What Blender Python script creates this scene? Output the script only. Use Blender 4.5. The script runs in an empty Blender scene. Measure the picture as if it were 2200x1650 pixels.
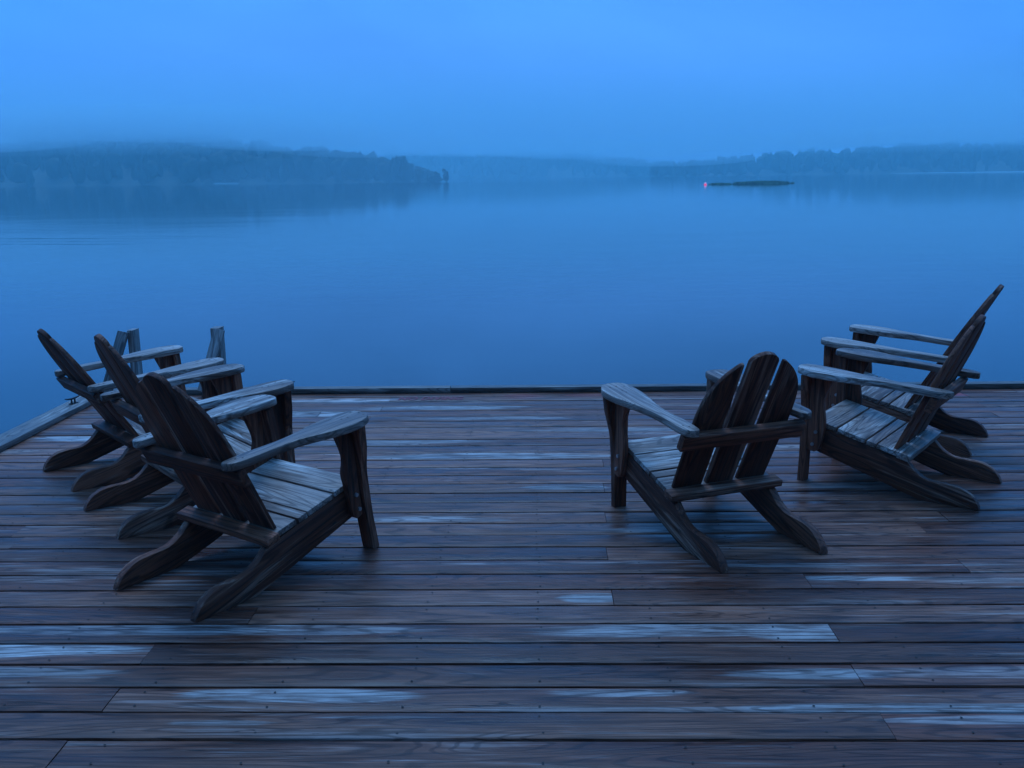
import bpy, bmesh, math, random
import numpy as np
from mathutils import Vector, Matrix, noise
random.seed(7); rng = np.random.default_rng(7)
S = bpy.context.scene
COL = S.collection
R = math.radians

# ---------------------------------------------------------------- camera
F_PX, PITCH, ROLL, CAM_H = 2086.6, R(12.10), R(-0.739), 1.549
cd = bpy.data.cameras.new('camera'); cam = bpy.data.objects.new('camera', cd); COL.objects.link(cam)
cd.sensor_fit = 'HORIZONTAL'; cd.sensor_width = 36; cd.lens = 36 * F_PX / 2200
cd.clip_start = 0.05; cd.clip_end = 6000
fw = Vector((0, math.cos(PITCH), -math.sin(PITCH))); rt = Vector((1, 0, 0)); up = rt.cross(fw)
r2 = math.cos(ROLL) * rt + math.sin(ROLL) * up; u2 = -math.sin(ROLL) * rt + math.cos(ROLL) * up
M = Matrix((r2, u2, -fw)).transposed().to_4x4(); M.translation = Vector((0, 0, CAM_H))
cam.matrix_world = M; S.camera = cam

# ---------------------------------------------------------------- sky, sun, exposure
W = bpy.data.worlds.new('World'); S.world = W; W.use_nodes = True
nt = W.node_tree; nt.nodes.clear()
out = nt.nodes.new('ShaderNodeOutputWorld'); bg = nt.nodes.new('ShaderNodeBackground')
tc = nt.nodes.new('ShaderNodeTexCoord'); sx = nt.nodes.new('ShaderNodeSeparateXYZ')
nt.links.new(tc.outputs['Generated'], sx.inputs[0])
ramp = nt.nodes.new('ShaderNodeValToRGB'); nt.links.new(sx.outputs['Z'], ramp.inputs[0])
el = ramp.color_ramp.elements
el[0].position = 0.0; el[0].color = (0.056, 0.182, 0.56, 1)
el[1].position = 1.0; el[1].color = (0.105, 0.325, 0.82, 1)
e = el.new(0.19); e.color = (0.046, 0.214, 0.65, 1)
sky = nt.nodes.new('ShaderNodeTexSky'); sky.sky_type = 'NISHITA'; sky.sun_disc = False
sky.sun_elevation = R(-3.0); sky.sun_rotation = R(180); sky.ozone_density = 3.0
mx = nt.nodes.new('ShaderNodeMix'); mx.data_type = 'RGBA'; mx.blend_type = 'ADD'; mx.inputs[0].default_value = 0.04
nt.links.new(ramp.outputs[0], mx.inputs[6]); nt.links.new(sky.outputs[0], mx.inputs[7])
cn = nt.nodes.new('ShaderNodeTexNoise'); cn.inputs['Scale'].default_value = 2.1; cn.inputs['Detail'].default_value = 5.0; cn.inputs['Roughness'].default_value = 0.55; cn.inputs['Distortion'].default_value = 0.4
cmp_ = nt.nodes.new('ShaderNodeMapping'); cmp_.inputs['Scale'].default_value = (1, 1, 2.6); cmp_.inputs['Location'].default_value = (0.35, 0.1, 0)
nt.links.new(tc.outputs['Generated'], cmp_.inputs[0]); nt.links.new(cmp_.outputs[0], cn.inputs['Vector'])
cmr = nt.nodes.new('ShaderNodeMapRange'); cmr.inputs[1].default_value = 0.3; cmr.inputs[2].default_value = 0.7; cmr.inputs[3].default_value = 0.84; cmr.inputs[4].default_value = 1.12
nt.links.new(cn.outputs[0], cmr.inputs[0])
csc = nt.nodes.new('ShaderNodeVectorMath'); csc.operation = 'SCALE'; nt.links.new(mx.outputs[2], csc.inputs[0]); nt.links.new(cmr.outputs[0], csc.inputs[3])
# the dusk light behind the fog is a little stronger straight over the lake
gmr = nt.nodes.new('ShaderNodeMapRange'); gmr.interpolation_type = 'SMOOTHSTEP'; gmr.inputs[1].default_value = 0.80; gmr.inputs[2].default_value = 1.0
nt.links.new(sx.outputs['Y'], gmr.inputs[0])
gmx = nt.nodes.new('ShaderNodeMix'); gmx.data_type = 'RGBA'; gmx.inputs[6].default_value = (0.70, 0.90, 0.95, 1); gmx.inputs[7].default_value = (1.14, 1.02, 1.0, 1)
nt.links.new(gmr.outputs[0], gmx.inputs[0])
gml = nt.nodes.new('ShaderNodeVectorMath'); gml.operation = 'MULTIPLY'; nt.links.new(csc.outputs[0], gml.inputs[0]); nt.links.new(gmx.outputs[2], gml.inputs[1])
nt.links.new(gml.outputs[0], bg.inputs[0]); bg.inputs[1].default_value = 2.0
nt.links.new(bg.outputs[0], out.inputs[0])

sd = bpy.data.lights.new('dusk_glow', 'SUN'); sun = bpy.data.objects.new('dusk_glow', sd); COL.objects.link(sun)
sd.energy = 1.5; sd.angle = R(30); sd.color = (0.35, 0.62, 1.0)
sun.rotation_euler = (R(-28), R(-6), 0)
S.view_settings.view_transform = 'Standard'; S.view_settings.look = 'None'
S.view_settings.exposure = 0.0; S.view_settings.gamma = 1.0; S.view_settings.use_curve_mapping = False
S.render.engine = 'CYCLES'
S.cycles.max_bounces = 8; S.cycles.diffuse_bounces = 3; S.cycles.glossy_bounces = 3; S.cycles.volume_bounces = 2
S.cycles.transparent_max_bounces = 24; S.cycles.use_denoising = True

# ---------------------------------------------------------------- helpers
def tag(o, label=None, cat=None, group=None, kind=None):
    if label: o['label'] = label
    if cat: o['category'] = cat
    if group: o['group'] = group
    if kind: o['kind'] = kind
    return o
def empty(name, loc=(0, 0, 0), rz=0.0):
    o = bpy.data.objects.new(name, None); COL.objects.link(o); o.location = loc; o.rotation_euler = (0, 0, rz)
    o.empty_display_size = 0.2
    return o
def link(name, me, mat, parent=None):
    o = bpy.data.objects.new(name, me); COL.objects.link(o)
    if mat: me.materials.append(mat)
    if parent: o.parent = parent
    return o
def from_bm(name, bm, mat, parent=None, smooth=None):
    me = bpy.data.meshes.new(name); bm.to_mesh(me); bm.free()
    if smooth:
        me.shade_smooth(); me.set_sharp_from_angle(angle=R(smooth))
    return link(name, me, mat, parent)
def set_grain(me, arr):
    a = me.attributes.new('grain', 'FLOAT_VECTOR', 'POINT'); a.data.foreach_set('vector', np.asarray(arr, dtype=np.float32).ravel())
def cat_rom(pts, n=4, closed=True):
    P = [Vector(p) for p in pts]; out = []; N = len(P)
    for i in range(N if closed else N - 1):
        if closed: a, b, c, d = P[i-1], P[i], P[(i+1) % N], P[(i+2) % N]
        else: a, b, c, d = P[max(i-1, 0)], P[i], P[i+1], P[min(i+2, N-1)]
        for k in range(n):
            t = k / n
            out.append(0.5*((2*b) + (c-a)*t + (2*a-5*b+4*c-d)*t*t + (3*b-a-3*c+d)*t*t*t))
    if not closed: out.append(P[-1])
    return [(v[0], v[1]) for v in out]
def board(name, outline, th, origin, U, V, mat, parent, bev=0.004, grain_dir=(1, 0), rough=0.0022):
    """a plank cut to an outline in its own plane (U, V), thickness th along U x V"""
    U = Vector(U).normalized(); V = Vector(V); V = (V - U*V.dot(U)).normalized(); Wd = U.cross(V).normalized(); origin = Vector(origin)
    area = sum(outline[i-1][0]*outline[i][1] - outline[i][0]*outline[i-1][1] for i in range(len(outline)))
    if area < 0: outline = outline[::-1]
    bm = bmesh.new()
    vs = [bm.verts.new((x, y, -th/2)) for x, y in outline]
    f = bm.faces.new(vs)
    ex = bmesh.ops.extrude_face_region(bm, geom=[f])
    up_v = [g for g in ex['geom'] if isinstance(g, bmesh.types.BMVert)]
    bmesh.ops.translate(bm, verts=up_v, vec=(0, 0, th))
    bmesh.ops.recalc_face_normals(bm, faces=bm.faces)
    ed = [e for e in bm.edges if abs(e.verts[0].co.z - e.verts[1].co.z) < 1e-6]
    bmesh.ops.bevel(bm, geom=ed, offset=bev, segments=2, profile=0.5, affect='EDGES', clamp_overlap=True)
    gx, gy = grain_dir; L = math.hypot(gx, gy); gx /= L; gy /= L
    off = (random.uniform(-40, 40), random.uniform(-40, 40), random.uniform(-40, 40))
    gr = []
    sd_ = random.uniform(0, 99)
    for v in bm.verts:
        x, y, z = v.co
        gr.append((gx*x + gy*y + off[0], -gy*x + gx*y + off[1], z + off[2]))
    for v in bm.verts:
        x, y, z = v.co
        if rough:
            nz = noise.noise(Vector((x*7 + sd_, y*7, z*7))); z2 = noise.noise(Vector((x*5, y*5 + sd_, z*5)))
            x += nz*rough; y += z2*rough; z += nz*rough*0.8
        v.co = origin + U*x + V*y + Wd*z
    bmesh.ops.recalc_face_normals(bm, faces=bm.faces)
    me = bpy.data.meshes.new(name); bm.to_mesh(me); bm.free()
    set_grain(me, gr)
    me.shade_smooth(); me.set_sharp_from_angle(angle=R(42))
    return link(name, me, mat, parent)
def rect(w, h):  # along U, along V
    return [(-w/2, -h/2), (w/2, -h/2), (w/2, h/2), (-w/2, h/2)]
def cyl(name, p0, p1, r, mat, parent, seg=10, r1=None):
    p0 = Vector(p0); p1 = Vector(p1); d = p1 - p0
    bm = bmesh.new(); bmesh.ops.create_cone(bm, cap_ends=True, segments=seg, radius1=r, radius2=r if r1 is None else r1, depth=d.length)
    q = Vector((0, 0, 1)).rotation_difference(d.normalized()).to_matrix().to_4x4(); q.translation = (p0+p1)/2
    bm.transform(q)
    return from_bm(name, bm, mat, parent, smooth=40)

# ---------------------------------------------------------------- materials
class NT:
    def __init__(s, mat): mat.use_nodes = True; s.t = mat.node_tree; s.t.nodes.clear()
    def n(s, ty, **kw):
        nd = s.t.nodes.new(ty)
        for k, v in kw.items():
            if k.startswith('i_'):
                key = k[2:]; key = int(key) if key.isdigit() else key.replace('_', ' ')
                s.put(nd.inputs[key], v)
            else: setattr(nd, k, v)
        return nd
    def put(s, inp, v):
        if hasattr(v, 'is_output') or isinstance(v, bpy.types.NodeSocket): s.t.links.new(v, inp)
        else: inp.default_value = v
    def m(s, op, a, b=None, c=None, clamp=False):
        nd = s.t.nodes.new('ShaderNodeMath'); nd.operation = op; nd.use_clamp = clamp
        s.put(nd.inputs[0], a)
        if b is not None: s.put(nd.inputs[1], b)
        if c is not None: s.put(nd.inputs[2], c)
        return nd.outputs[0]
    def vm(s, op, a, b):
        nd = s.t.nodes.new('ShaderNodeVectorMath'); nd.operation = op
        s.put(nd.inputs[0], a); s.put(nd.inputs[1], b); return nd.outputs[0]
    def noise(s, vec, scale=1.0, detail=2.0, rough=0.5, dist=0.0):
        nd = s.t.nodes.new('ShaderNodeTexNoise'); s.put(nd.inputs['Vector'], vec)
        nd.inputs['Scale'].default_value = scale; nd.inputs['Detail'].default_value = detail
        nd.inputs['Roughness'].default_value = rough; nd.inputs['Distortion'].default_value = dist
        return nd.outputs[0]
    def mr(s, v, a, b, c=0.0, d=1.0, smooth=True):
        nd = s.t.nodes.new('ShaderNodeMapRange'); nd.interpolation_type = 'SMOOTHSTEP' if smooth else 'LINEAR'
        s.put(nd.inputs[0], v)
        for i, x in zip((1, 2, 3, 4), (a, b, c, d)): s.put(nd.inputs[i], x)
        return nd.outputs[0]
    def mix(s, f, a, b, blend='MIX'):
        nd = s.t.nodes.new('ShaderNodeMix'); nd.data_type = 'RGBA'; nd.blend_type = blend
        s.put(nd.inputs[0], f); s.put(nd.inputs[6], a); s.put(nd.inputs[7], b); return nd.outputs[2]
    def attr(s, name, out='Vector'):
        nd = s.t.nodes.new('ShaderNodeAttribute'); nd.attribute_name = name; return nd.outputs[out]

def c4(r, g, b): return (r, g, b, 1.0)
def wood(name, dark, light, pale, wear=(0.52, 0.62), rings=46.0, spec=0.5, rough=(0.42, 0.62), patches=None, reds=None, bump=0.6, tone_attr=False):
    m = bpy.data.materials.new(name); N = NT(m)
    g = N.attr('grain')
    rnd = N.n('ShaderNodeObjectInfo').outputs['Random']
    big = N.noise(N.vm('MULTIPLY', g, (0.9, 7.0, 7.0)), 1.0, 3.0, 0.55, 0.3)
    ringv = N.noise(N.vm('MULTIPLY', g, (0.75, 8.5, 8.5)), 1.0, 1.5, 0.45, 0.15)
    vo = N.n('ShaderNodeTexVoronoi'); N.put(vo.inputs['Vector'], N.vm('MULTIPLY', g, (1.05, 5.5, 5.5))); vo.inputs['Scale'].default_value = 1.0
    kd = vo.outputs['Distance']
    ringv = N.m('ADD', ringv, N.mr(kd, 0.0, 0.34, 0.20, 0.0))
    knot = N.mr(kd, 0.035, 0.075, 1.0, 0.0)
    mott = N.noise(N.vm('MULTIPLY', g, (5.0, 16.0, 16.0)), 1.0, 5.0, 0.65)
    ring = N.m('SINE', N.m('MULTIPLY', ringv, rings*2.2))
    ringl = N.mr(ring, 0.35, 0.95)
    fib = N.noise(N.vm('MULTIPLY', g, (4.0, 190.0, 190.0)), 1.0, 3.0, 0.6)
    fib2 = N.noise(N.vm('MULTIPLY', g, (2.2, 55.0, 55.0)), 1.0, 4.0, 0.65)
    crackn = N.noise(N.vm('MULTIPLY', g, (1.3, 42.0, 42.0)), 1.0, 2.0, 0.5, 0.4)
    crack = N.mr(N.m('ABSOLUTE', N.m('SUBTRACT', crackn, 0.5)), 0.0, 0.012, 1.0, 0.0)
    cm = N.mr(N.noise(N.vm('MULTIPLY', g, (1.8, 14.0, 14.0)), 1.0, 1.0), 0.52, 0.62)
    crack = N.m('MULTIPLY', crack, cm)
    base = N.mix(N.mr(N.m('ADD', big, N.m('MULTIPLY', N.m('SUBTRACT', rnd, 0.5), 0.55)), 0.32, 0.72), dark, light)
    # pale dry wear, shaped by the grain
    worn = N.m('ADD', N.m('ADD', N.m('MULTIPLY', big, 0.55), N.m('MULTIPLY', fib2, 0.30)), N.m('MULTIPLY', ringv, 0.15))
    wearf = N.mr(worn, wear[0], wear[1])
    if patches:
        p = N.attr('deckpos'); sp = N.n('ShaderNodeSeparateXYZ', i_0=p); t, nn = sp.outputs[0], sp.outputs[1]
        acc = None
        ns = N.m('ADD', N.m('MULTIPLY', N.m('SUBTRACT', ringv, 0.5), 3.2), N.m('MULTIPLY', N.m('SUBTRACT', fib2, 0.5), 2.2))
        def ell(tc_, nc, a, b, st, acc):
            x = N.m('MULTIPLY', N.m('SUBTRACT', t, tc_), 1.0/a); y = N.m('MULTIPLY', N.m('SUBTRACT', nn, nc), 1.0/b)
            d = N.m('ADD', N.m('MULTIPLY', x, x), N.m('MULTIPLY', y, y))
            f = N.mr(N.m('SUBTRACT', N.m('SUBTRACT', 1.0, d), ns), -0.15, 0.35, 0.0, st)
            return f if acc is None else N.m('MAXIMUM', acc, f)
        for q in patches: acc = ell(*q, acc)
        acc = N.m('MULTIPLY', N.m('MULTIPLY', acc, N.attr('patch_on', 'Fac')), N.mr(N.m('ADD', N.m('MULTIPLY', fib2, 0.6), N.m('MULTIPLY', mott, 0.4)), 0.36, 0.54, 0.30, 1.0))
        wearf = N.m('MAXIMUM', N.m('MULTIPLY', wearf, 0.45), acc)
    colr = N.mix(wearf, base, pale)
    colr = N.mix(N.m('MULTIPLY', ringl, 0.72), colr, N.mix(1.0, colr, c4(0.36, 0.31, 0.30), 'MULTIPLY'))
    colr = N.mix(N.mr(fib, 0.40, 0.62, 0.0, 0.62), colr, N.mix(1.0, colr, c4(0.5, 0.45, 0.43), 'MULTIPLY'))
    colr = N.mix(N.mr(fib2, 0.36, 0.52, 0.75, 0.0), colr, N.mix(1.0, colr, c4(0.45, 0.42, 0.42), 'MULTIPLY'))
    streak = N.mr(fib2, 0.55, 0.74, 0.0, 0.30); colr = N.mix(streak, colr, pale)
    colr = N.mix(N.mr(mott, 0.36, 0.66, 0.55, 0.0), colr, N.mix(1.0, colr, c4(0.50, 0.46, 0.45), 'MULTIPLY'))
    colr = N.mix(N.m('MULTIPLY', knot, 0.8), colr, c4(0.03, 0.016, 0.012))
    colr = N.mix(N.m('MULTIPLY', crack, 0.9), colr, c4(0.012, 0.010, 0.009))
    if tone_attr:
        tn = N.attr('tone', 'Fac')
        cmul = N.n('ShaderNodeVectorMath', operation='SCALE'); N.put(cmul.inputs[0], colr); N.put(cmul.inputs[3], tn); colr = cmul.outputs[0]
        dn = N.noise(N.vm('ADD', N.vm('MULTIPLY', p, (1.1, 0.17, 1.0)), N.vm('MULTIPLY', g, (0.0, 6.0, 0.0))), 1.0, 4.0, 0.6, 0.5)
        damp = N.mr(dn, 0.46, 0.60)
        colr = N.mix(N.m('MULTIPLY', damp, 0.75), colr, N.mix(1.0, colr, c4(0.62, 0.60, 0.62), 'MULTIPLY'))
    if reds:
        acc = None
        for q in reds:
            acc = ell(*q, acc)
        colr = N.mix(N.m('MULTIPLY', acc, 0.6), colr, c4(0.55, 0.05, 0.05))
    rg = N.mr(N.m('ADD', N.m('MULTIPLY', big, 0.6), N.m('MULTIPLY', fib2, 0.4)), 0.35, 0.65, rough[0], rough[1])
    rg = N.m('ADD', rg, N.m('MULTIPLY', wearf, 0.12))
    if tone_attr: rg = N.m('SUBTRACT', rg, N.m('MULTIPLY', damp, 0.16))
    h = N.m('SUBTRACT', N.m('ADD', N.m('MULTIPLY', fib, 0.35), N.m('MULTIPLY', ringl, -0.35)), N.m('MULTIPLY', crack, 2.2))
    h = N.m('ADD', h, N.m('MULTIPLY', fib2, 0.7))
    b = N.n('ShaderNodeBump'); b.inputs['Strength'].default_value = bump; b.inputs['Distance'].default_value = 0.0022
    N.put(b.inputs['Height'], h)
    bs = N.n('ShaderNodeBsdfPrincipled')
    N.put(bs.inputs['Base Color'], colr); N.put(bs.inputs['Roughness'], rg); bs.inputs['Specular IOR Level'].default_value = spec
    N.put(bs.inputs['Normal'], b.outputs[0])
    N.put(N.n('ShaderNodeOutputMaterial').inputs[0], bs.outputs[0])
    return m
def plain(name, col, rough=0.6, metal=0.0, var=0.25, scale=9.0, emit=None):
    m = bpy.data.materials.new(name); N = NT(m)
    t = N.n('ShaderNodeTexCoord').outputs['Object']
    n = N.noise(t, scale, 4.0, 0.6)
    f = N.mr(n, 0.3, 0.7, 1.0-var, 1.0+var)
    sc = N.n('ShaderNodeVectorMath', operation='SCALE'); sc.inputs[0].default_value = col[:3]; N.put(sc.inputs[3], f)
    bs = N.n('ShaderNodeBsdfPrincipled'); N.put(bs.inputs['Base Color'], sc.outputs[0])
    bs.inputs['Roughness'].default_value = rough; bs.inputs['Metallic'].default_value = metal
    if emit: bs.inputs['Emission Color'].default_value = c4(*emit[:3]); bs.inputs['Emission Strength'].default_value = emit[3]
    N.put(N.n('ShaderNodeOutputMaterial').inputs[0], bs.outputs[0])
    return m

DECK_PATCHES = [  # t, board row, half length, half width, strength
    (-1.35, 4.66, 1.05, 0.30, 0.85), (0.50, 4.62, 0.56, 0.34, 0.80), (0.93, 4.45, 0.22, 0.55, 0.9),
    (-1.85, 3.62, 0.62, 0.50, 1.0), (-1.75, 2.62, 0.42, 0.22, 0.75), (0.86, 2.54, 0.27, 0.26, 1.0),
    (-0.74, 1.62, 0.36, 0.30, 1.0), (0.27, 1.74, 0.25, 0.18, 0.8), (1.35, 1.15, 0.65, 0.22, 0.9), (0.30, 1.1, 0.6, 0.10, 0.55),
    (-0.92, 0.55, 0.16, 0.12, 0.7), (-0.45, 0.78, 0.24, 0.07, 0.7), (1.4, 0.72, 0.45, 0.2, 0.6), (1.6, 2.6, 0.6, 0.3, 0.45),
    (0.17, 15.5, 0.2, 0.22, 0.9), (0.21, 6.5, 0.13, 0.36, 0.95), (1.35, 7.62, 0.38, 0.22, 1.0), (1.55, 6.55, 0.12, 0.14, 0.7),
    (-0.45, 12.4, 0.42, 0.34, 0.7), (0.72, 11.4, 0.42, 0.30, 0.9), (0.10, 8.7, 0.6, 0.12, 0.5), (1.2, 8.5, 0.8, 0.12, 0.6),
    (-1.5, 26.5, 0.5, 0.5, 0.9), (-0.7, 27.5, 0.6, 0.4, 0.8), (-2.6, 22.5, 0.6, 0.5, 1.0), (-2.5, 24.5, 0.5, 0.5, 0.9),
    (-0.2, 19.5, 0.9, 0.45, 0.9), (0.6, 23.5, 0.9, 0.4, 0.7), (-0.9, 21.5, 0.9, 0.4, 0.7), (-1.4, 29.3, 0.5, 0.5, 0.8),
    (-0.3, 25.5, 0.6, 0.3, 0.6), (1.4, 20.5, 0.5, 0.3, 0.5), (2.4, 5.5, 0.5, 0.2, 0.5), (-2.1, 13.5, 0.3, 0.25, 0.6),
]
DECK_REDS = [(-0.10, 29.9, 0.20, 0.45, 0.45), (0.38, 29.95, 0.22, 0.40, 0.35), (2.98, 29.6, 0.08, 0.35, 0.8), (3.9, 29.7, 0.1, 0.3, 0.6)]
WD_DECK = wood('weathered_deck_wood', c4(0.205, 0.058, 0.031), c4(0.37, 0.135, 0.078), c4(0.54, 0.44, 0.395), wear=(0.545, 0.63), patches=DECK_PATCHES, reds=DECK_REDS, rough=(0.42, 0.60), spec=0.28, tone_attr=True)
WD_EDGE = wood('curb_wood', c4(0.13, 0.10, 0.085), c4(0.25, 0.19, 0.16), c4(0.45, 0.38, 0.33), wear=(0.54, 0.64))
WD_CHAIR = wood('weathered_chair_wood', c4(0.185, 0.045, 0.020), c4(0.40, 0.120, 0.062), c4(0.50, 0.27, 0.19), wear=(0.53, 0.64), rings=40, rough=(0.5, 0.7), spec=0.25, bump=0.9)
WD_SEAT = wood('dry_toplit_seat_wood', c4(0.24, 0.125, 0.088), c4(0.50, 0.33, 0.26), c4(0.72, 0.59, 0.52), wear=(0.50, 0.60), rings=52, rough=(0.42, 0.6), spec=0.5, bump=0.8)
WD_POST = wood('pale_post_wood', c4(0.30, 0.23, 0.20), c4(0.48, 0.39, 0.35), c4(0.62, 0.54, 0.50), wear=(0.54, 0.66), bump=0.5)
WD_UNDER = wood('dark_joist_wood', c4(0.10, 0.035, 0.015), c4(0.16, 0.06, 0.03), c4(0.22, 0.10, 0.06), wear=(0.6, 0.7))
MT_STEEL = plain('galvanised_bolt', (0.55, 0.55, 0.55), 0.35, 0.9)
MT_IRON = plain('dark_cleat_iron', (0.03, 0.03, 0.035), 0.5, 0.6)
MT_SCREW = plain('rusty_screw', (0.03, 0.018, 0.014), 0.7, 0.3)
PAINT_RED = bpy.data.materials.new('faded_red_paint')
N = NT(PAINT_RED)
_t = N.n('ShaderNodeTexCoord').outputs['Object']
_n = N.noise(N.vm('MULTIPLY', _t, (22.0, 90.0, 22.0)), 1.0, 4.0, 0.65)
_b = N.n('ShaderNodeBsdfPrincipled'); N.put(_b.inputs['Base Color'], N.mix(N.mr(_n, 0.4, 0.6), c4(0.26, 0.012, 0.02), c4(0.26, 0.04, 0.045)))
_b.inputs['Roughness'].default_value = 0.6
N.put(_b.inputs['Alpha'], N.mr(_n, 0.5, 0.68, 1.0, 0.6))
N.put(N.n('ShaderNodeOutputMaterial').inputs[0], _b.outputs[0])

# ---------------------------------------------------------------- water
WATER_Z = -0.55
def make_water():
    m = bpy.data.materials.new('lake_water'); N = NT(m)
    p = N.n('ShaderNodeNewGeometry').outputs['Position']
    fine = N.noise(N.vm('MULTIPLY', p, (0.55, 1.1, 1.0)), 1.0, 3.0, 0.5)
    swell = N.noise(N.vm('MULTIPLY', p, (0.05, 0.09, 1.0)), 1.0, 2.0, 0.5)
    sp = N.n('ShaderNodeSeparateXYZ', i_0=p); X, Y = sp.outputs[0], sp.outputs[1]
    # a fading boat wake: a packet of long parallel ripples
    u = N.m('ADD', Y, N.m('MULTIPLY', X, 0.16))
    wn = N.noise(N.vm('MULTIPLY', p, (0.012, 0.03, 1.0)), 1.0, 2.0, 0.5)
    wav = N.m('SINE', N.m('ADD', N.m('MULTIPLY', u, 4.2), N.m('MULTIPLY', wn, 30.0)))
    band = N.m('MULTIPLY', N.mr(u, 26.0, 31.0), N.mr(u, 37.0, 46.0, 1.0, 0.0))
    band = N.m('MULTIPLY', band, N.mr(X, -16.0, -5.0, 1.0, 0.0))
    wake = N.m('MULTIPLY', N.m('MULTIPLY', N.m('MULTIPLY', wav, band), N.mr(N.noise(N.vm('MULTIPLY', p, (0.06, 0.25, 1.0)), 1.0, 2.0), 0.38, 0.62)), 0.0042)
    # breeze-ruffled strips far out
    br = N.m('MULTIPLY', N.mr(Y, 640.0, 700.0), N.mr(X, 230.0, 330.0))
    h = N.m('ADD', N.m('ADD', N.m('MULTIPLY', N.m('MULTIPLY', fine, N.mr(N.noise(N.vm('MULTIPLY', p, (0.03, 0.10, 1.0)), 1.0, 2.0), 0.4, 0.65, 0.35, 1.6)), 0.0042), N.m('MULTIPLY', swell, 0.02)), wake)
    b = N.n('ShaderNodeBump'); b.inputs['Strength'].default_value = 1.0; b.inputs['Distance'].default_value = 1.0; N.put(b.inputs['Height'], h)
    bs = N.n('ShaderNodeBsdfPrincipled')
    bs.inputs['Base Color'].default_value = c4(0.010, 0.026, 0.034); bs.inputs['IOR'].default_value = 1.333
    N.put(bs.inputs['Roughness'], N.m('ADD', 0.055, N.m('MULTIPLY', br, 0.4)))
    N.put(bs.inputs['Normal'], b.outputs[0])
    N.put(N.n('ShaderNodeOutputMaterial').inputs[0], bs.outputs[0])
    bm = bmesh.new()
    v = [bm.verts.new(q) for q in ((-1380, -140, WATER_Z), (1380, -140, WATER_Z), (1380, 1480, WATER_Z), (-1380, 1480, WATER_Z))]
    bm.faces.new(v)
    o = from_bm('water', bm, m); tag(o, 'calm blue lake surface reflecting the foggy dusk sky', kind='structure')
    bm = bmesh.new()
    v = [bm.verts.new(q) for q in ((-1385, -145, -1.3), (1385, -145, -1.3), (1385, 1485, -1.3), (-1385, 1485, -1.3))]
    bm.faces.new(v)
    tag(from_bm('lake_bed', bm, plain('lake_mud', (0.05, 0.045, 0.035), 0.9)), 'dark muddy lake bed beneath the water', kind='structure')
make_water()

# ---------------------------------------------------------------- dock
YAW = -0.02413; Y0 = 2.4576; BP = 0.145
TL, TR = -3.26, 6.0            # left and right limits of the boards
ROW0, ROW1 = -38, 30           # rows behind the camera .. far edge
ct, st = math.cos(YAW), math.sin(YAW)
dock = empty('dock', (0, 0, 0), YAW)
tag(dock, 'wide weathered wooden dock platform of long grey boards with a low curb', 'dock')
def n_of(row): return Y0 + row*BP
def plank(row, t0, t1, patch_on, tone):
    w = BP - random.uniform(0.006, 0.012); th = 0.036
    nc = n_of(row + 0.5) + random.uniform(-0.0008, 0.0008); dz = random.uniform(-0.0015, 0.0012); cup = random.uniform(-0.0012, 0.0012)
    r = 0.004; hw = w/2
    prof = [(-hw, -th), (-hw, -r-0.001), (-hw+r*0.35, -r*0.35), (-hw+r, 0), (-hw*0.33, cup), (hw*0.33, cup), (hw-r, 0), (hw-r*0.35, -r*0.35), (hw, -r-0.001), (hw, -th)]
    xs = [t0+0.0012, t1-0.0012]; L = t1-t0
    vs = []; gr = []; dp = []
    off = (random.uniform(-60, 60), random.uniform(-60, 60), random.uniform(-60, 60))
    for x in xs:
        for (y, z) in prof:
            vs.append((x, nc+y, dz+z)); gr.append((x+off[0], y+off[1], z+off[2])); dp.append((x, row+0.5+y/BP, 0))
    k = len(prof)
    fs = [(i, (i+1) % k, k+(i+1) % k, k+i) for i in range(k)] + [tuple(range(k))[::-1], tuple(range(k, 2*k))]
    me = bpy.data.meshes.new('plank'); me.from_pydata(vs, [], fs); me.update()
    bm = bmesh.new(); bm.from_mesh(me); bmesh.ops.recalc_face_normals(bm, faces=bm.faces); bm.to_mesh(me); bm.free()
    set_grain(me, gr)
    a = me.attributes.new('deckpos', 'FLOAT_VECTOR', 'POINT'); a.data.foreach_set('vector', np.array(dp, dtype=np.float32).ravel())
    a = me.attributes.new('patch_on', 'FLOAT', 'POINT'); a.data.foreach_set('value', np.full(len(vs), patch_on, dtype=np.float32))
    a = me.attributes.new('tone', 'FLOAT', 'POINT'); a.data.foreach_set('value', np.full(len(vs), tone, dtype=np.float32))
    me.shade_smooth(); me.set_sharp_from_angle(angle=R(35))
    return link('plank', me, WD_DECK, dock)
JOINT = {-1: [-1.331], 0: [1.0], 1: [-1.302], 2: [1.007], 3: [-1.303], 4: [1.02], 6: [0.285], 7: [1.051], 9: [0.296], 12: [0.322, 1.867],
         15: [0.345], 18: [0.371], 25: [-1.088], 27: [-1.05], 29: [-1.034]}
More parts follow.
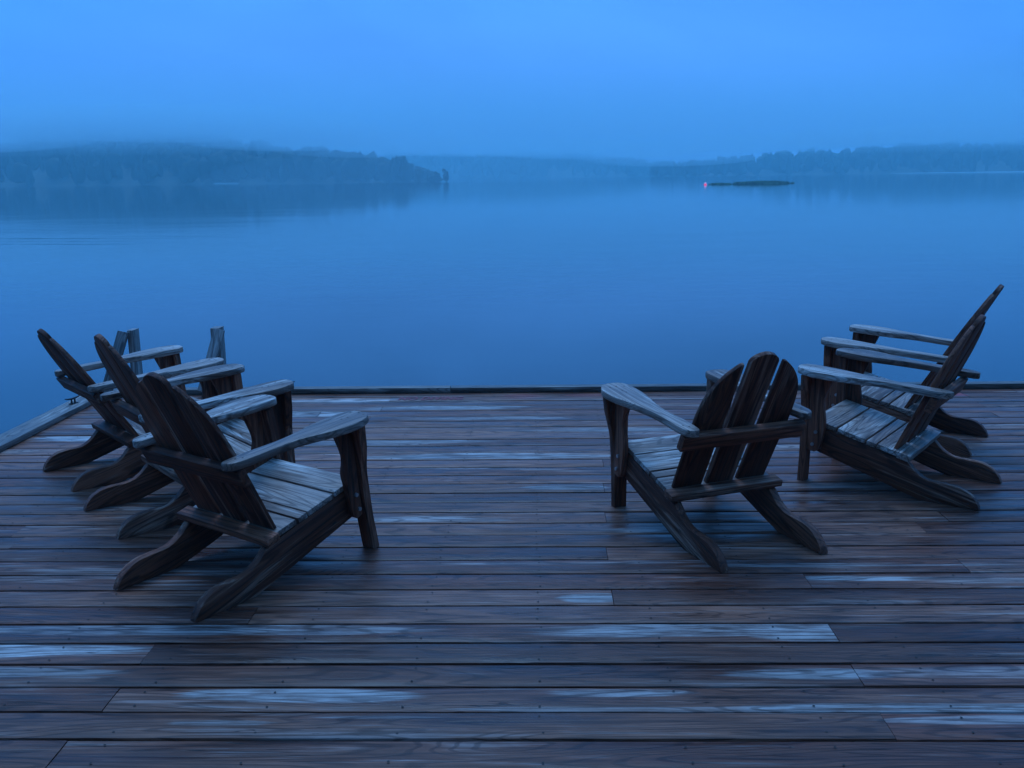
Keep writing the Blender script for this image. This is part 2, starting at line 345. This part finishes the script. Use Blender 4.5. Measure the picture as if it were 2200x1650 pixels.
for row in range(ROW0, ROW1+1):
    js = JOINT.get(row)
    if js is None: js = [random.choice([-2.35, 2.6, 3.02, 3.43, 3.85])] if row >= 0 else [random.choice([-1.3, 0.3, 1.0, 2.6])]
    js = list(js)
    if js[-1] + 4.1 < TR - 0.4: js.append(js[-1] + 4.06)
    if js[0] - 4.88 > TL + 0.4: js.insert(0, js[0] - 4.88)
    cuts = [TL] + [j for j in js if TL + 0.2 < j < TR - 0.2] + [TR]
    for i in range(len(cuts)-1):
        on = 1.0; tone = random.uniform(0.78, 1.18)
        mid = (cuts[i]+cuts[i+1])/2
        if row == 3: on = 1.0 if i == 0 else 0.0; tone = 1.15 if i == 0 else 0.62
        if row == 4: on = 1.0 if mid < 1.0 else 0.0; tone = 0.95 if mid < 1.0 else 0.72
        if row == 2: tone = 0.75 if mid < 1 else 1.1
        if row == 0: tone = 0.72 if mid < 1 else 1.15
        if row == 1: tone = 0.85
        if row == 6: on = 1.0 if mid < 0.3 else 0.0; tone = 1.0 if mid < 0.3 else 0.8
        if row == 7: on = 1.0 if mid > 1.0 else 0.0
        if row > 15: tone *= 1.30
        if row > 15 and mid > 2.2: tone *= 0.8
        plank(row, cuts[i], cuts[i+1], on, tone)
# raised curbs on the far and the left edge
NFAR = n_of(ROW1+1) - 0.037
def dock_box(name, t0, t1, n0, n1, z0, z1, mat, bev=0.006, along='t'):
    if along == 't': return board(name, rect(t1-t0, n1-n0), z1-z0, ((t0+t1)/2, (n0+n1)/2, (z0+z1)/2), (1, 0, 0), (0, 1, 0), mat, dock, bev)
    return board(name, rect(n1-n0, t1-t0), z1-z0, ((t0+t1)/2, (n0+n1)/2, (z0+z1)/2), (0, 1, 0), (-1, 0, 0), mat, dock, bev)
for a, b in ((-3.26, -0.62), (-0.616, 3.04), (3.044, 6.0)):
    dock_box('curb_board', a, b, NFAR, NFAR+0.09, 0.003, 0.041, WD_EDGE)
for a, b in ((-3.0, 0.9), (0.904, 4.2), (4.204, NFAR-0.004)):
    dock_box('curb_board', TL-0.02, TL+0.13, a, b, 0.003, 0.041, WD_EDGE, along='n')
dock_box('fascia_board', TL-0.03, 6.0, NFAR+0.095, NFAR+0.133, -0.26, 0.0, WD_EDGE)
dock_box('fascia_board', TL-0.062, TL-0.024, -3.0, NFAR+0.09, -0.26, 0.0, WD_EDGE, along='n')
t = TL + 0.02
while t < TR:
    dock_box('joist', t-0.019, t+0.019, -3.0, NFAR+0.09, -0.25, -0.040, WD_UNDER, bev=0.003, along='n'); t += 0.406
for nn_ in (-2.2, 0.2, 2.6, 5.0, 6.7):
    dock_box('beam', TL, 6.0, nn_-0.04, nn_+0.04, -0.44, -0.254, WD_UNDER, bev=0.003)
    for tt in (-3.1, -0.8, 1.5, 3.8, 5.9):
        cyl('piling', (tt, nn_, -1.28), (tt, nn_, -0.445), 0.11, WD_UNDER, dock, 14)
# nail heads over the joists: one joined part
bm = bmesh.new()
for row in range(-2, ROW1+1):
    tt = TL + 0.02
    while tt < TR:
        for s in (0.22, 0.78):
            if random.random() < 0.8:
                x = tt + random.uniform(-0.008, 0.008); y = n_of(row + s) + random.uniform(-0.006, 0.006)
                vs = [bm.verts.new((x + 0.0042*math.cos(k*math.pi/3), y + 0.0042*math.sin(k*math.pi/3), 0.0022)) for k in range(6)]
                bm.faces.new(vs)
        tt += 0.406
o = from_bm('nail_heads', bm, MT_SCREW, dock); o['kind'] = 'stuff'
# faded stencil on the next-to-last board
cu = bpy.data.curves.new('lettering', 'FONT'); cu.body = 'NO DIVING'; cu.size = 0.125; cu.space_character = 1.05; cu.space_word = 0.9
cu.offset = 0.0045; cu.resolution_u = 3
tmp = bpy.data.objects.new('lettering_tmp', cu); COL.objects.link(tmp)
bpy.context.view_layer.update()
me = bpy.data.meshes.new_from_object(tmp.evaluated_get(bpy.context.evaluated_depsgraph_get()))
bpy.data.objects.remove(tmp)
xs = [v.co.x for v in me.vertices]; ys = [v.co.y for v in me.vertices]
x0, x1, y0_, y1_ = min(xs), max(xs), min(ys), max(ys)
for v in me.vertices:
    v.co.x = (v.co.x-x0)/(x1-x0)*0.455 + 0.0; v.co.y = (v.co.y-y0_)/(y1_-y0_)*0.105; v.co.x += v.co.y*0.12
lo = link('lettering', me, PAINT_RED, dock); lo.location = (-0.975, n_of(29)+0.02, 0.0055)

# cleats and ladder at the edge
def cleat(loc, rz, label):
    e_ = empty('dock_cleat', loc, rz); e_.scale = (.68, .68, .68); tag(e_, label, 'cleat', 'mooring cleats on the dock curb')
    bm = bmesh.new()
    bmesh.ops.create_cube(bm, size=1.0, matrix=Matrix.Diagonal((0.09, 0.045, 0.008, 1)) @ Matrix.Translation((0, 0, 0.5)))
    from_bm('base_plate', bm, MT_IRON, e_)
    for s in (-1, 1): cyl('leg', (s*0.024, 0, 0.008), (s*0.022, 0, 0.05), 0.010, MT_IRON, e_, 8, 0.008)
    bm = bmesh.new(); prev = None; ring = []
    pts = [(-0.115, 0.070), (-0.08, 0.060), (-0.04, 0.054), (0, 0.053), (0.04, 0.054), (0.08, 0.060), (0.115, 0.070)]; rad = [0.004, 0.008, 0.010, 0.011, 0.010, 0.008, 0.004]
    for (x, z), rr in zip(pts, rad):
        ring = [bm.verts.new((x, rr*math.cos(a*math.pi/4), z + rr*math.sin(a*math.pi/4))) for a in range(8)]
        if prev:
            for k in range(8): bm.faces.new((prev[k], prev[(k+1) % 8], ring[(k+1) % 8], ring[k]))
        else: bm.faces.new(ring)
        prev = ring
    bm.faces.new(prev[::-1]); bmesh.ops.recalc_face_normals(bm, faces=bm.faces)
    from_bm('horn_bar', bm, MT_IRON, e_, smooth=50)
    return e_
def dpt(t, n, z=0): return (t*ct - n*st, t*st + n*ct, z)
cleat(dpt(-1.845, NFAR+0.045, 0.041), YAW, 'dark iron cleat on the far curb, just right of the left chairs')
cleat(dpt(TL+0.055, 6.50, 0.041), YAW + R(75), 'dark cleat at the left corner of the dock behind the chairs')
ladder = empty('swim_ladder', dpt(-2.46, NFAR+0.14, 0), YAW)
tag(ladder, 'wooden swim ladder whose two pale post tops stick up beyond the far edge', 'ladder')
def lad(tx, bx_, top, pw):
    # a post set on edge and a sloping brace that comes forward to the deck edge
    board('post', rect(top+1.2, pw), 0.115, (tx, 0.02, (top-1.2)/2), (0, 0, 1), (1, 0, 0), WD_POST, ladder, 0.004, rough=0)
    d = Vector((0.105, 0.150, top-0.045)); L = d.length; d.normalize()
    c_ = Vector((bx_, -0.045, top-0.008)) - d*L/2
    V = Vector((1, 0.0, 0)); V = (V - d*V.dot(d)).normalized()
    board('brace', rect(L, 0.080), 0.028, c_, d, V, WD_POST, ladder, 0.004, rough=0)
lad(-0.522, -0.566, 0.470, 0.045)
lad(0.108, 0.146, 0.480, 0.066)
for z in (-0.15, -0.42, -0.69, -0.96):
    board('rung', rect(0.575, 0.09), 0.035, (-0.175, 0.02, z), (1, 0, 0), (0, 1, 0), WD_POST, ladder, 0.004)

# ---------------------------------------------------------------- adirondack chairs
ARM = [(.345, .030), (.372, -.035), (.376, -.10), (.366, -.18), (.344, -.26), (.322, -.34), (.314, -.45), (.316, -.55), (.314, -.635),
       (.300, -.672), (.272, -.685), (.248, -.665), (.243, -.55), (.250, -.42), (.242, -.31), (.222, -.21), (.211, -.11), (.211, -.01), (.226, .042), (.268, .060), (.315, .053)]
STR_TOP = [(-.031, .300), (-.272, .240), (-.47, .187), (-.505, .172), (-.545, .132), (-.60, .103), (-.67, .098), (-.735, .092), (-.785, .068), (-.815, .035)]
def chair(name_label, x, y, face, bdy, bdz, fdy, adz, ldy, ltop, seed):
    random.seed(seed)
    c = empty('adirondack_chair', (x, y, 0), -face)
    tag(c, name_label, 'chair', 'weathered adirondack chairs on the dock')
    foot = -.830 + fdy
    for s in (-1, 1):
        # stringer that runs back and down to the foot
        top = [(a, b) for a, b in STR_TOP]
        k = [(a if a > -.5 else a + fdy*(-a-.5)/.33, b) for a, b in top]
        ol = k + [(foot+.004, .012), (foot+.002, .001), (foot+.06, .0), (-.575, .0), (-.50, .022), (-.39, .058), (-.235, .108), (-.031, .172)]
        smooth_part = cat_rom(k[2:], 3, closed=False)
        ol = k[:2] + smooth_part + ol[len(k):]
        board('stringer', ol, 0.038, (s*.243, 0, 0), (0, 1, 0), (0, 0, 1), WD_CHAIR, c, 0.0035, grain_dir=(1, .27))
        ux = 1.03 if (seed == 14 and s == 1) else 1.0
        # front leg: wide face forward, wavy outer edge
        wav = [(.286, 0), (.288, .12), (.292, .22), (.297, .30), (.303, .36), (.318, .42), (.331, .47), (.338, .52), (.343, .562)]
        out_ = cat_rom(wav, 3, closed=False)
        ol = [(.222, 0)] + out_ + [(.222, .562)]
        lean = (ldy-ltop)/.56
        U = Vector((0, -lean, 1)).normalized()
        board('front_leg', [(b*ux*math.sqrt(1+lean*lean), -a*s) for a, b in ol], 0.038, (0, .009+ldy, 0), U, (-1, 0, 0), WD_CHAIR, c, 0.0035)
        # arm bracket in the side plane, wavy rear edge
        sh = -.018 if ltop < -.05 else 0.0
        rear = cat_rom([(-.136+sh, .558), (-.122+sh, .52), (-.096+sh, .462), (-.088+sh, .42), (-.096+sh, .37), (-.102, .31), (-.091, .24), (-.078, .18)], 3, closed=False)
        ol = [(-.013+ltop+.01, .558)] + rear + [(-.055, .165), (-.013+min(ldy, .02)+(ltop-ldy)*.3, .175)]
        board('arm_bracket', [(a, b*ux if b > .3 else b) for a, b in ol], 0.030, (s*.279, 0, 0), (0, 1, 0), (0, 0, 1), WD_CHAIR, c, 0.003, grain_dir=(0, 1))
        # armrest, sloping slightly back
        al = math.atan(.075); V = Vector((0, math.cos(al), math.sin(al)))
        zt = .597 + adz*.4 + (ux-1)*.56
        A = cat_rom([(a, b + ltop*.8*(b+.69)/.74) for a, b in ARM], 2)
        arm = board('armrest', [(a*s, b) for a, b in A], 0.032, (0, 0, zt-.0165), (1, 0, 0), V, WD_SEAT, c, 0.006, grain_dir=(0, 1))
        bm = bmesh.new()
        for px, py in ((.25, -.025), (.285, -.012), (.32, -.02), (.29, -.08), (.285, -.11), (.275, -.63), (.292, -.61)):
            zc = zt + py*.075 + .0006
            bm.faces.new([bm.verts.new((s*px + .0042*math.cos(q*math.pi/4), py + .0042*math.sin(q*math.pi/4), zc)) for q in range(8)])
        sc = from_bm('screw_heads', bm, MT_SCREW, arm); sc['kind'] = 'stuff'
        cyl('bolt', (s*.292, -.045, .205), (s*.302, -.045, .205), .009, MT_STEEL, c, 8)
        cyl('bolt', (s*.292, -.060, .27), (s*.302, -.060, .27), .009, MT_STEEL, c, 8)
    # seat slats on the stringers
    sl = math.atan2(.240-.300, -.272+.031) ; slope = .27*0.92
    d = Vector((0, -1, -.249)).normalized(); up_ = Vector((0, -.249, 1)).normalized()
    pos = 0.0
    P0 = Vector((0, -.018, .303))
    for w, ext in ((.128, 0.0), (.142, 0.0), (.045, 0.0), (.142, 0.0)):
        cen = P0 + d*(pos + w/2) + up_*.0145
        half = .262 if pos > .11 else .258
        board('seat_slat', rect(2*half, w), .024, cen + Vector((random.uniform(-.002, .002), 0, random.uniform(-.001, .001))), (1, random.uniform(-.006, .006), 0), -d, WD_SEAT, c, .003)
        pos += w + .0095
    # back frame direction
    B0 = Vector((0, -.425, .200)); B1 = Vector((0, -.770+bdy, .869+bdz)); bl = (B1-B0).length; bd = (B1-B0).normalized()
    fwd = Vector((1, 0, 0)).cross(bd)   # normal
    k_ = bl/.742
    cen_top = [(-.0685, .702), (-.062, .716), (-.045, .730), (-.022, .739), (0, .742), (.022, .739), (.045, .730), (.062, .716), (.0685, .702)]
    board('back_slat', [(b*k_, -a) for a, b in [(-.0680, -.03)] + cen_top + [(.0680, -.03)]], .023, B0, bd, (-1, 0, 0), WD_CHAIR, c, .003)
    for s in (-1, 1):
        outer = cat_rom([(.232, -.03), (.238, .20), (.241, .38), (.238, .46), (.226, .53), (.200, .595), (.160, .650), (.118, .688), (.103, .696)], 3, closed=False)
        ol = outer + [(.095, .697), (.093, .683), (.092, -.03)]
        w_ = random.uniform(-.006, .006); board('back_slat', [(b*k_, -a*s) for a, b in ol], .018, B0, (bd + Vector((w_, 0, 0))), (-1, random.uniform(-.03, .03), 0), WD_CHAIR, c, .003)
    # cross rail behind the slats that carries the arms, just under them
    za = .597+adz*.4 - .0335 + .075*(-.655)
    tt = (za - .037 - B0.z)/bd.z
    pc = B0 + bd*tt
    yc = pc.y - .0125/abs(bd.z)*1.0 - .020
    board('cross_rail', rect(.60, .074), .036, (0, yc-.012, za-.0365), (1, 0, 0), bd*1.0, WD_CHAIR, c, .004)
    # low rail at the foot of the back, lying on the stringers
    board('low_rail', rect(.566, .062), .032, (0, -.487, .2045), (1, 0, 0), (0, .97, .25), WD_SEAT if seed > 14 else WD_CHAIR, c, .004)  # right pair takes the paler wood, so its top light is in the colour
    board('seat_apron', rect(.45, .09), .022, (0, -.045, .243), (1, 0, 0), (0, 0, 1), WD_CHAIR, c, .003)
    return c
D = R(1)
chair('large adirondack chair nearest on the left, seen from behind, facing the lake', -0.8523, 4.048, 36.3*D, .012, -.001, -.012, .030, .045, -.062, 11)
chair('middle adirondack chair of the left row, its back tall between two others', -1.273, 4.769, 50.9*D, .025, .008, .007, .0, .02, -.017, 12)
chair('farthest adirondack chair of the left row, near the left dock corner', -1.803, 5.450, 49.2*D, -.036, -.059, .022, -.023, .02, -.028, 13)
chair('adirondack chair right of centre showing three back slats with gaps', 0.742, 4.503, -21.5*D, .021, -.022, -.04, -.011, .0, -.01, 14)
chair('near adirondack chair of the right pair, side on with wide pale seat', 1.655, 4.992, -52.8*D, .044, .007, -.004, .004, .0, -.014, 15)
chair('farthest adirondack chair at the right, its high back rising behind the near one', 2.022, 5.824, -54.6*D, -.070, .058, .025, .0, .0, -.014, 16)
random.seed(99)

# ---------------------------------------------------------------- far shores
def px_dir(px): return (px-1100)/F_PX
LEAF = plain('dark_foliage', (0.018, 0.030, 0.022), 0.9, var=0.5, scale=0.35)
SOIL = plain('shore_soil', (0.05, 0.05, 0.035), 0.95, var=0.4, scale=0.1)
BARK = plain('tree_bark', (0.06, 0.05, 0.045), 0.9)
bm = bmesh.new(); bmesh.ops.create_icosphere(bm, subdivisions=3, radius=1.0)
ICO_V = np.array([v.co[:] for v in bm.verts]); ICO_F = np.array([[v.index for v in f.verts] for f in bm.faces]); bm.free()
bm = bmesh.new(); bmesh.ops.create_icosphere(bm, subdivisions=2, radius=1.0)
ICO2_V = np.array([v.co[:] for v in bm.verts]); ICO2_F = np.array([[v.index for v in f.verts] for f in bm.faces]); bm.free()
def crowns(specs, V=ICO_V, F=ICO_F):
    """specs: x, y, z base, height, radius, conifer flag -> one ragged mass of crowns"""
    vs = []; fs = []; o = 0
    for (x, y, z, h, r, con) in specs:
        j = 1 + rng.normal(0, .16, len(V))
        p = V*j[:, None]
        if con:
            zz = (V[:, 2]+1)/2; rr = (1-zz)**.75*1.25*(1+rng.normal(0, .18, len(V))); q = np.stack([V[:, 0]*rr*r*.62, V[:, 1]*rr*r*.62, z + zz*h*1.1], 1)
        else: q = np.stack([x*0 + p[:, 0]*r, p[:, 1]*r, z + h*.55 + p[:, 2]*h*.47], 1)
        q[:, 0] += x; q[:, 1] += y
        vs.append(q); fs.append(F+o); o += len(V)
    return np.concatenate(vs), np.concatenate(fs)
def mesh_np(name, V, F, mat):
    me = bpy.data.meshes.new(name); me.vertices.add(len(V)); me.vertices.foreach_set('co', V.astype(np.float32).ravel())
    k = F.shape[1]; me.loops.add(len(F)*k); me.loops.foreach_set('vertex_index', F.astype(np.int32).ravel())
    me.polygons.add(len(F)); me.polygons.foreach_set('loop_start', np.arange(0, len(F)*k, k, dtype=np.int32))
    me.update(calc_edges=True); me.validate()
    return link(name, me, mat)
def shore(prof, name_l, hills_label, wood_label, ntree, depth, th):
    """prof: (pixel x, distance, crest height above the water)"""
    P = np.array(prof, float)
    cols = 90; rows = 10
    px = np.linspace(P[0, 0], P[-1, 0], cols)
    Yd = np.interp(px, P[:, 0], P[:, 1]); H = np.interp(px, P[:, 0], P[:, 2])
    vs = []
    for r in range(rows):
        f = r/(rows-1)
        for i in range(cols):
            Y = Yd[i] + f*depth; X = px_dir(px[i])*Y
            tz = max(H[i]-th*1.0, -0.2)
            z = WATER_Z - .35 + (tz+.9)*math.sin(min(f*1.25, 1)*math.pi/2)*(1 if f < .85 else 0.75) + 0.3*noise.noise(Vector((X*.02, Y*.02, 0)))
            vs.append((X, Y, z))
    F = np.array([[r*cols+i, r*cols+i+1, (r+1)*cols+i+1, (r+1)*cols+i] for r in range(rows-1) for i in range(cols-1)])
    o = mesh_np('hills', np.array(vs), F, SOIL); tag(o, hills_label, kind='structure')
    specs = []
    for k in range(ntree):
        p_ = rng.uniform(P[0, 0], P[-1, 0]); Yb = np.interp(p_, P[:, 0], P[:, 1]); Hh = np.interp(p_, P[:, 0], P[:, 2])
        f = rng.uniform(0, 1)**0.9
        Y = Yb + 1 + f*(depth-4); X = px_dir(p_)*Y
        tz = max(Hh-th, 0)*math.sin(min(f*1.25, 1)*math.pi/2)
        hmax = min(th, Hh) * rng.uniform(.62, 1.25)
        specs.append((X, Y, WATER_Z + tz - .4, hmax, hmax*rng.uniform(.30, .45), rng.random() < .45))
    V, Fc = crowns(specs, ICO2_V, ICO2_F)
    o = mesh_np('forest', V, Fc, LEAF); tag(o, wood_label, 'forest', kind='stuff')
shore([(-500, 470, 27), (0, 480, 24), (55, 480, 22), (110, 480, 27.5), (260, 485, 30), (450, 480, 28), (600, 470, 22.0), (720, 455, 16.0), (800, 445, 13), (860, 435, 10), (920, 425, 6.0), (955, 415, 2.5)],
      'l', 'dark hill on the left shore fading into fog', 'hazy wooded hillside on the left shore', 950, 140, 11)
shore([(700, 1000, 30), (950, 1000, 28), (1200, 1000, 26.5), (1330, 1000, 20), (1420, 1000, 14), (1500, 1000, 12), (1700, 1000, 10)],
      'm', 'distant low hill across the middle of the lake', 'faint blue wood along the middle of the far shore', 700, 120, 12)
shore([(1395, 800, 9), (1430, 800, 11), (1500, 790, 12), (1560, 780, 14), (1650, 770, 18.5), (1800, 750, 20), (1900, 740, 22.5), (2050, 730, 24), (2200, 720, 22), (2350, 700, 24), (2700, 640, 24)],
      'r', 'low hill on the right shore fading into fog', 'hazy wooded hillside on the right shore', 800, 110, 11)
def lone_tree(px, Y, h, w, label):
    X = px_dir(px)*Y
    e_ = empty('tree', (X, Y, WATER_Z-.1)); tag(e_, label, 'tree', 'lone trees off the wooded point')
    V, Fc = crowns([(rng.normal(0, w*.25), rng.normal(0, w*.2), h*(.08+.17*k), h*.34, w*.5*(1.1-.12*k), False) for k in range(5)], ICO2_V, ICO2_F)
    o = mesh_np('crown', V, Fc, LEAF); o.parent = e_
    cyl('trunk', (0, 0, 0), (0, 0, h*.8), w*.09, BARK, e_, 8, w*.03)
lone_tree(968, 400, 4.9, 2.4, 'small dark tree standing alone off the tip of the left point')
lone_tree(949, 405, 4.0, 2.6, 'dark bushy tree just left of the lone tree on the point')
# reed islet and buoy
def clump(specs, label):
    vs = []; fs = []
    for cx_, cy_, rx, ry, h, nb in specs:
        for k in range(nb):
            a = rng.uniform(0, 2*math.pi); rr = math.sqrt(rng.uniform(0, 1)); x = cx_+rx*rr*math.cos(a); y = cy_+ry*rr*math.sin(a)
            hh = h*(1-.5*rr**3)*rng.uniform(.6, 1.1); w = rng.uniform(.03, .07); b = rng.uniform(0, math.pi); lx, ly = rng.normal(0, .12, 2)*hh
            i = len(vs); dx, dy = w*math.cos(b), w*math.sin(b)
            vs += [(x-dx, y-dy, WATER_Z-.05), (x+dx, y+dy, WATER_Z-.05), (x+lx+dx*.6, y+ly+dy*.6, WATER_Z+hh*.7), (x+lx*1.5-dx*.5, y+ly*1.5-dy*.5, WATER_Z+hh)]
            fs.append((i, i+1, i+2, i+3))
    o = mesh_np('reed_bed', np.array(vs), np.array(fs), plain('reed_green', (0.16, 0.21, 0.10), .8, var=.4, scale=.5)); tag(o, label, 'reeds', kind='stuff')
Y_ = 185
def bx(px): return px_dir(px)*Y_
clump([(bx(1632), Y_, 4.2, 1.6, .66, 3800), (bx(1590), Y_, 1.8, 1.0, .55, 1000), (bx(1685), Y_+4, 1.6, .8, .55, 500), (bx(1668), Y_+3, .8, .6, .65, 300), (bx(1538), Y_-1, 1.9, .7, .42, 520), (bx(1556), Y_, 1.2, .5, .36, 220), (bx(1712), Y_+5, .5, .3, .3, 60)],
      'dark green bed of reeds standing in the lake far out right')
bu = empty('marker_buoy', (px_dir(1508)*Y_, Y_-2, WATER_Z)); tag(bu, 'small red and white buoy glowing left of the reed bed', 'buoy')
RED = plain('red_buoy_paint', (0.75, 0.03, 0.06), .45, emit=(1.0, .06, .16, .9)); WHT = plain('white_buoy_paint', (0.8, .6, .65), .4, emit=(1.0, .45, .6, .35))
cyl('float', (0, 0, -.15), (0, 0, .22), .26, RED, bu, 18, .24); cyl('top_marker', (0, 0, .222), (0, 0, .50), .21, WHT, bu, 18, .09)
# faint pale poles and landing near the far shores
p = cyl('white_pole', (px_dir(1193)*600, 600, WATER_Z-.1), (px_dir(1193)*600, 600, 4.8), .16, plain('pale_pole', (.7, .7, .7), .5), None); tag(p, 'thin pale pole standing in front of the middle shore', 'pole')
bm = bmesh.new(); bmesh.ops.create_cube(bm, size=1.0, matrix=Matrix.Translation((px_dir(505)*462, 462, WATER_Z+.35)) @ Matrix.Diagonal((11, 2.2, .35, 1)))
ld = from_bm('boat_landing', bm, plain('pale_landing', (.55, .55, .52), .7)); tag(ld, 'pale low landing at the foot of the left wooded shore', 'jetty')

# the bank the dock belongs to; unseen trees added to darken the chair backs
vs = []; cols, rows = 60, 14
for r in range(rows):
    for i in range(cols):
        X = -90 + 180*i/(cols-1); Y = -9 - r*5.0
        z = WATER_Z - .4 + (1-math.exp(-r*.35))*7.0 + .5*noise.noise(Vector((X*.1, Y*.1, 3)))
        vs.append((X, Y, z))
F = np.array([[r*cols+i+1, r*cols+i, (r+1)*cols+i, (r+1)*cols+i+1] for r in range(rows-1) for i in range(cols-1)])
tag(mesh_np('shore_bank', np.array(vs), F, SOIL), 'earth bank behind the dock', kind='structure')
specs = []
for k in range(340):
    X = rng.uniform(-75, 75); Y = -16 - rng.uniform(0, 1)*38
    h = rng.uniform(10, 15); specs.append((X, Y, 2.0 + .05*(-Y-14), h, rng.uniform(2.8, 4.8), rng.random() < .3))
for k in range(90): specs.append((rng.uniform(-60, 60), rng.uniform(-16, -11.5), .6, rng.uniform(2.5, 4.5), rng.uniform(1.5, 2.6), False))
V, Fc = crowns(specs)
tag(mesh_np('forest', V, Fc, LEAF), 'unseen dark wood behind the dock, added to darken the chair backs', 'forest', kind='stuff')

# ---------------------------------------------------------------- haze and low cloud
def vol_box(name, lo, hi, dens, col, label):
    m = bpy.data.materials.new(name + '_air'); m.use_nodes = True; t_ = m.node_tree; t_.nodes.clear()
    v = t_.nodes.new('ShaderNodeVolumePrincipled'); v.inputs['Density'].default_value = dens; v.inputs['Color'].default_value = c4(*col)
    v.inputs['Anisotropy'].default_value = 0.0
    o_ = t_.nodes.new('ShaderNodeOutputMaterial'); t_.links.new(v.outputs[0], o_.inputs['Volume'])
    bm = bmesh.new(); lo = Vector(lo); hi = Vector(hi)
    bmesh.ops.create_cube(bm, size=1.0, matrix=Matrix.Translation((lo+hi)/2) @ Matrix.Diagonal((*(hi-lo), 1)))
    o = from_bm(name, bm, m); tag(o, label, kind='stuff')
    return o
vol_box('haze', (-1400, -150, -2.4), (1400, 1500, 50), 0.0012, (.47, .94, 1.0), 'pale blue haze over the lake')
for k, z0 in enumerate((14.0, 17.0, 20.0)):
    vol_box('low_cloud', (-900 - k*7, 330 + k*6, z0), (900 + k*7, 720 - k*6, 46 - k*1.5), 0.0016, (.76, .97, 1.0), 'low fog hanging over the wooded shores')
def fog_blob(px, Y, z, rx, ry, rz_, dens):
    m = bpy.data.materials.new('fog_air'); m.use_nodes = True; t_ = m.node_tree; t_.nodes.clear()
    v = t_.nodes.new('ShaderNodeVolumePrincipled'); v.inputs['Density'].default_value = dens; v.inputs['Color'].default_value = c4(.78, .97, 1.0)
    o_ = t_.nodes.new('ShaderNodeOutputMaterial'); t_.links.new(v.outputs[0], o_.inputs['Volume'])
    bm = bmesh.new(); bmesh.ops.create_icosphere(bm, subdivisions=4, radius=1.0, matrix=Matrix.Translation((px_dir(px)*Y, Y, z)) @ Matrix.Diagonal((rx, ry, rz_, 1)))
    tag(from_bm('fog_bank', bm, m, smooth=180), 'soft bank of mist on the hilltops, plus one added low as a bright water line', kind='stuff')
for q in ((-60, 400, 20, 60, 45, 7, .010), (180, 400, 24, 75, 45, 7, .012), (430, 395, 23, 70, 45, 7, .012), (640, 390, 18, 45, 40, 6, .010), (800, 385, 14, 40, 30, 5, .008), (900, 360, -1, 80, 40, 13, .003),
          (1080, 800, 24, 130, 70, 7, .010), (1290, 780, 20, 90, 60, 7, .010), (1440, 640, 12, 60, 40, 6, .010), (1640, 640, 20, 75, 50, 6, .010), (1860, 620, 22, 70, 45, 6, .010), (2080, 610, 24, 80, 45, 7, .010), (2300, 600, 22, 80, 45, 7, .010)):
    fog_blob(*q)
o = fog_blob(2200, 640, WATER_Z + .55, 95, 12, .45, .05)  # thin mist added over the water to stand in for a bright ripple band
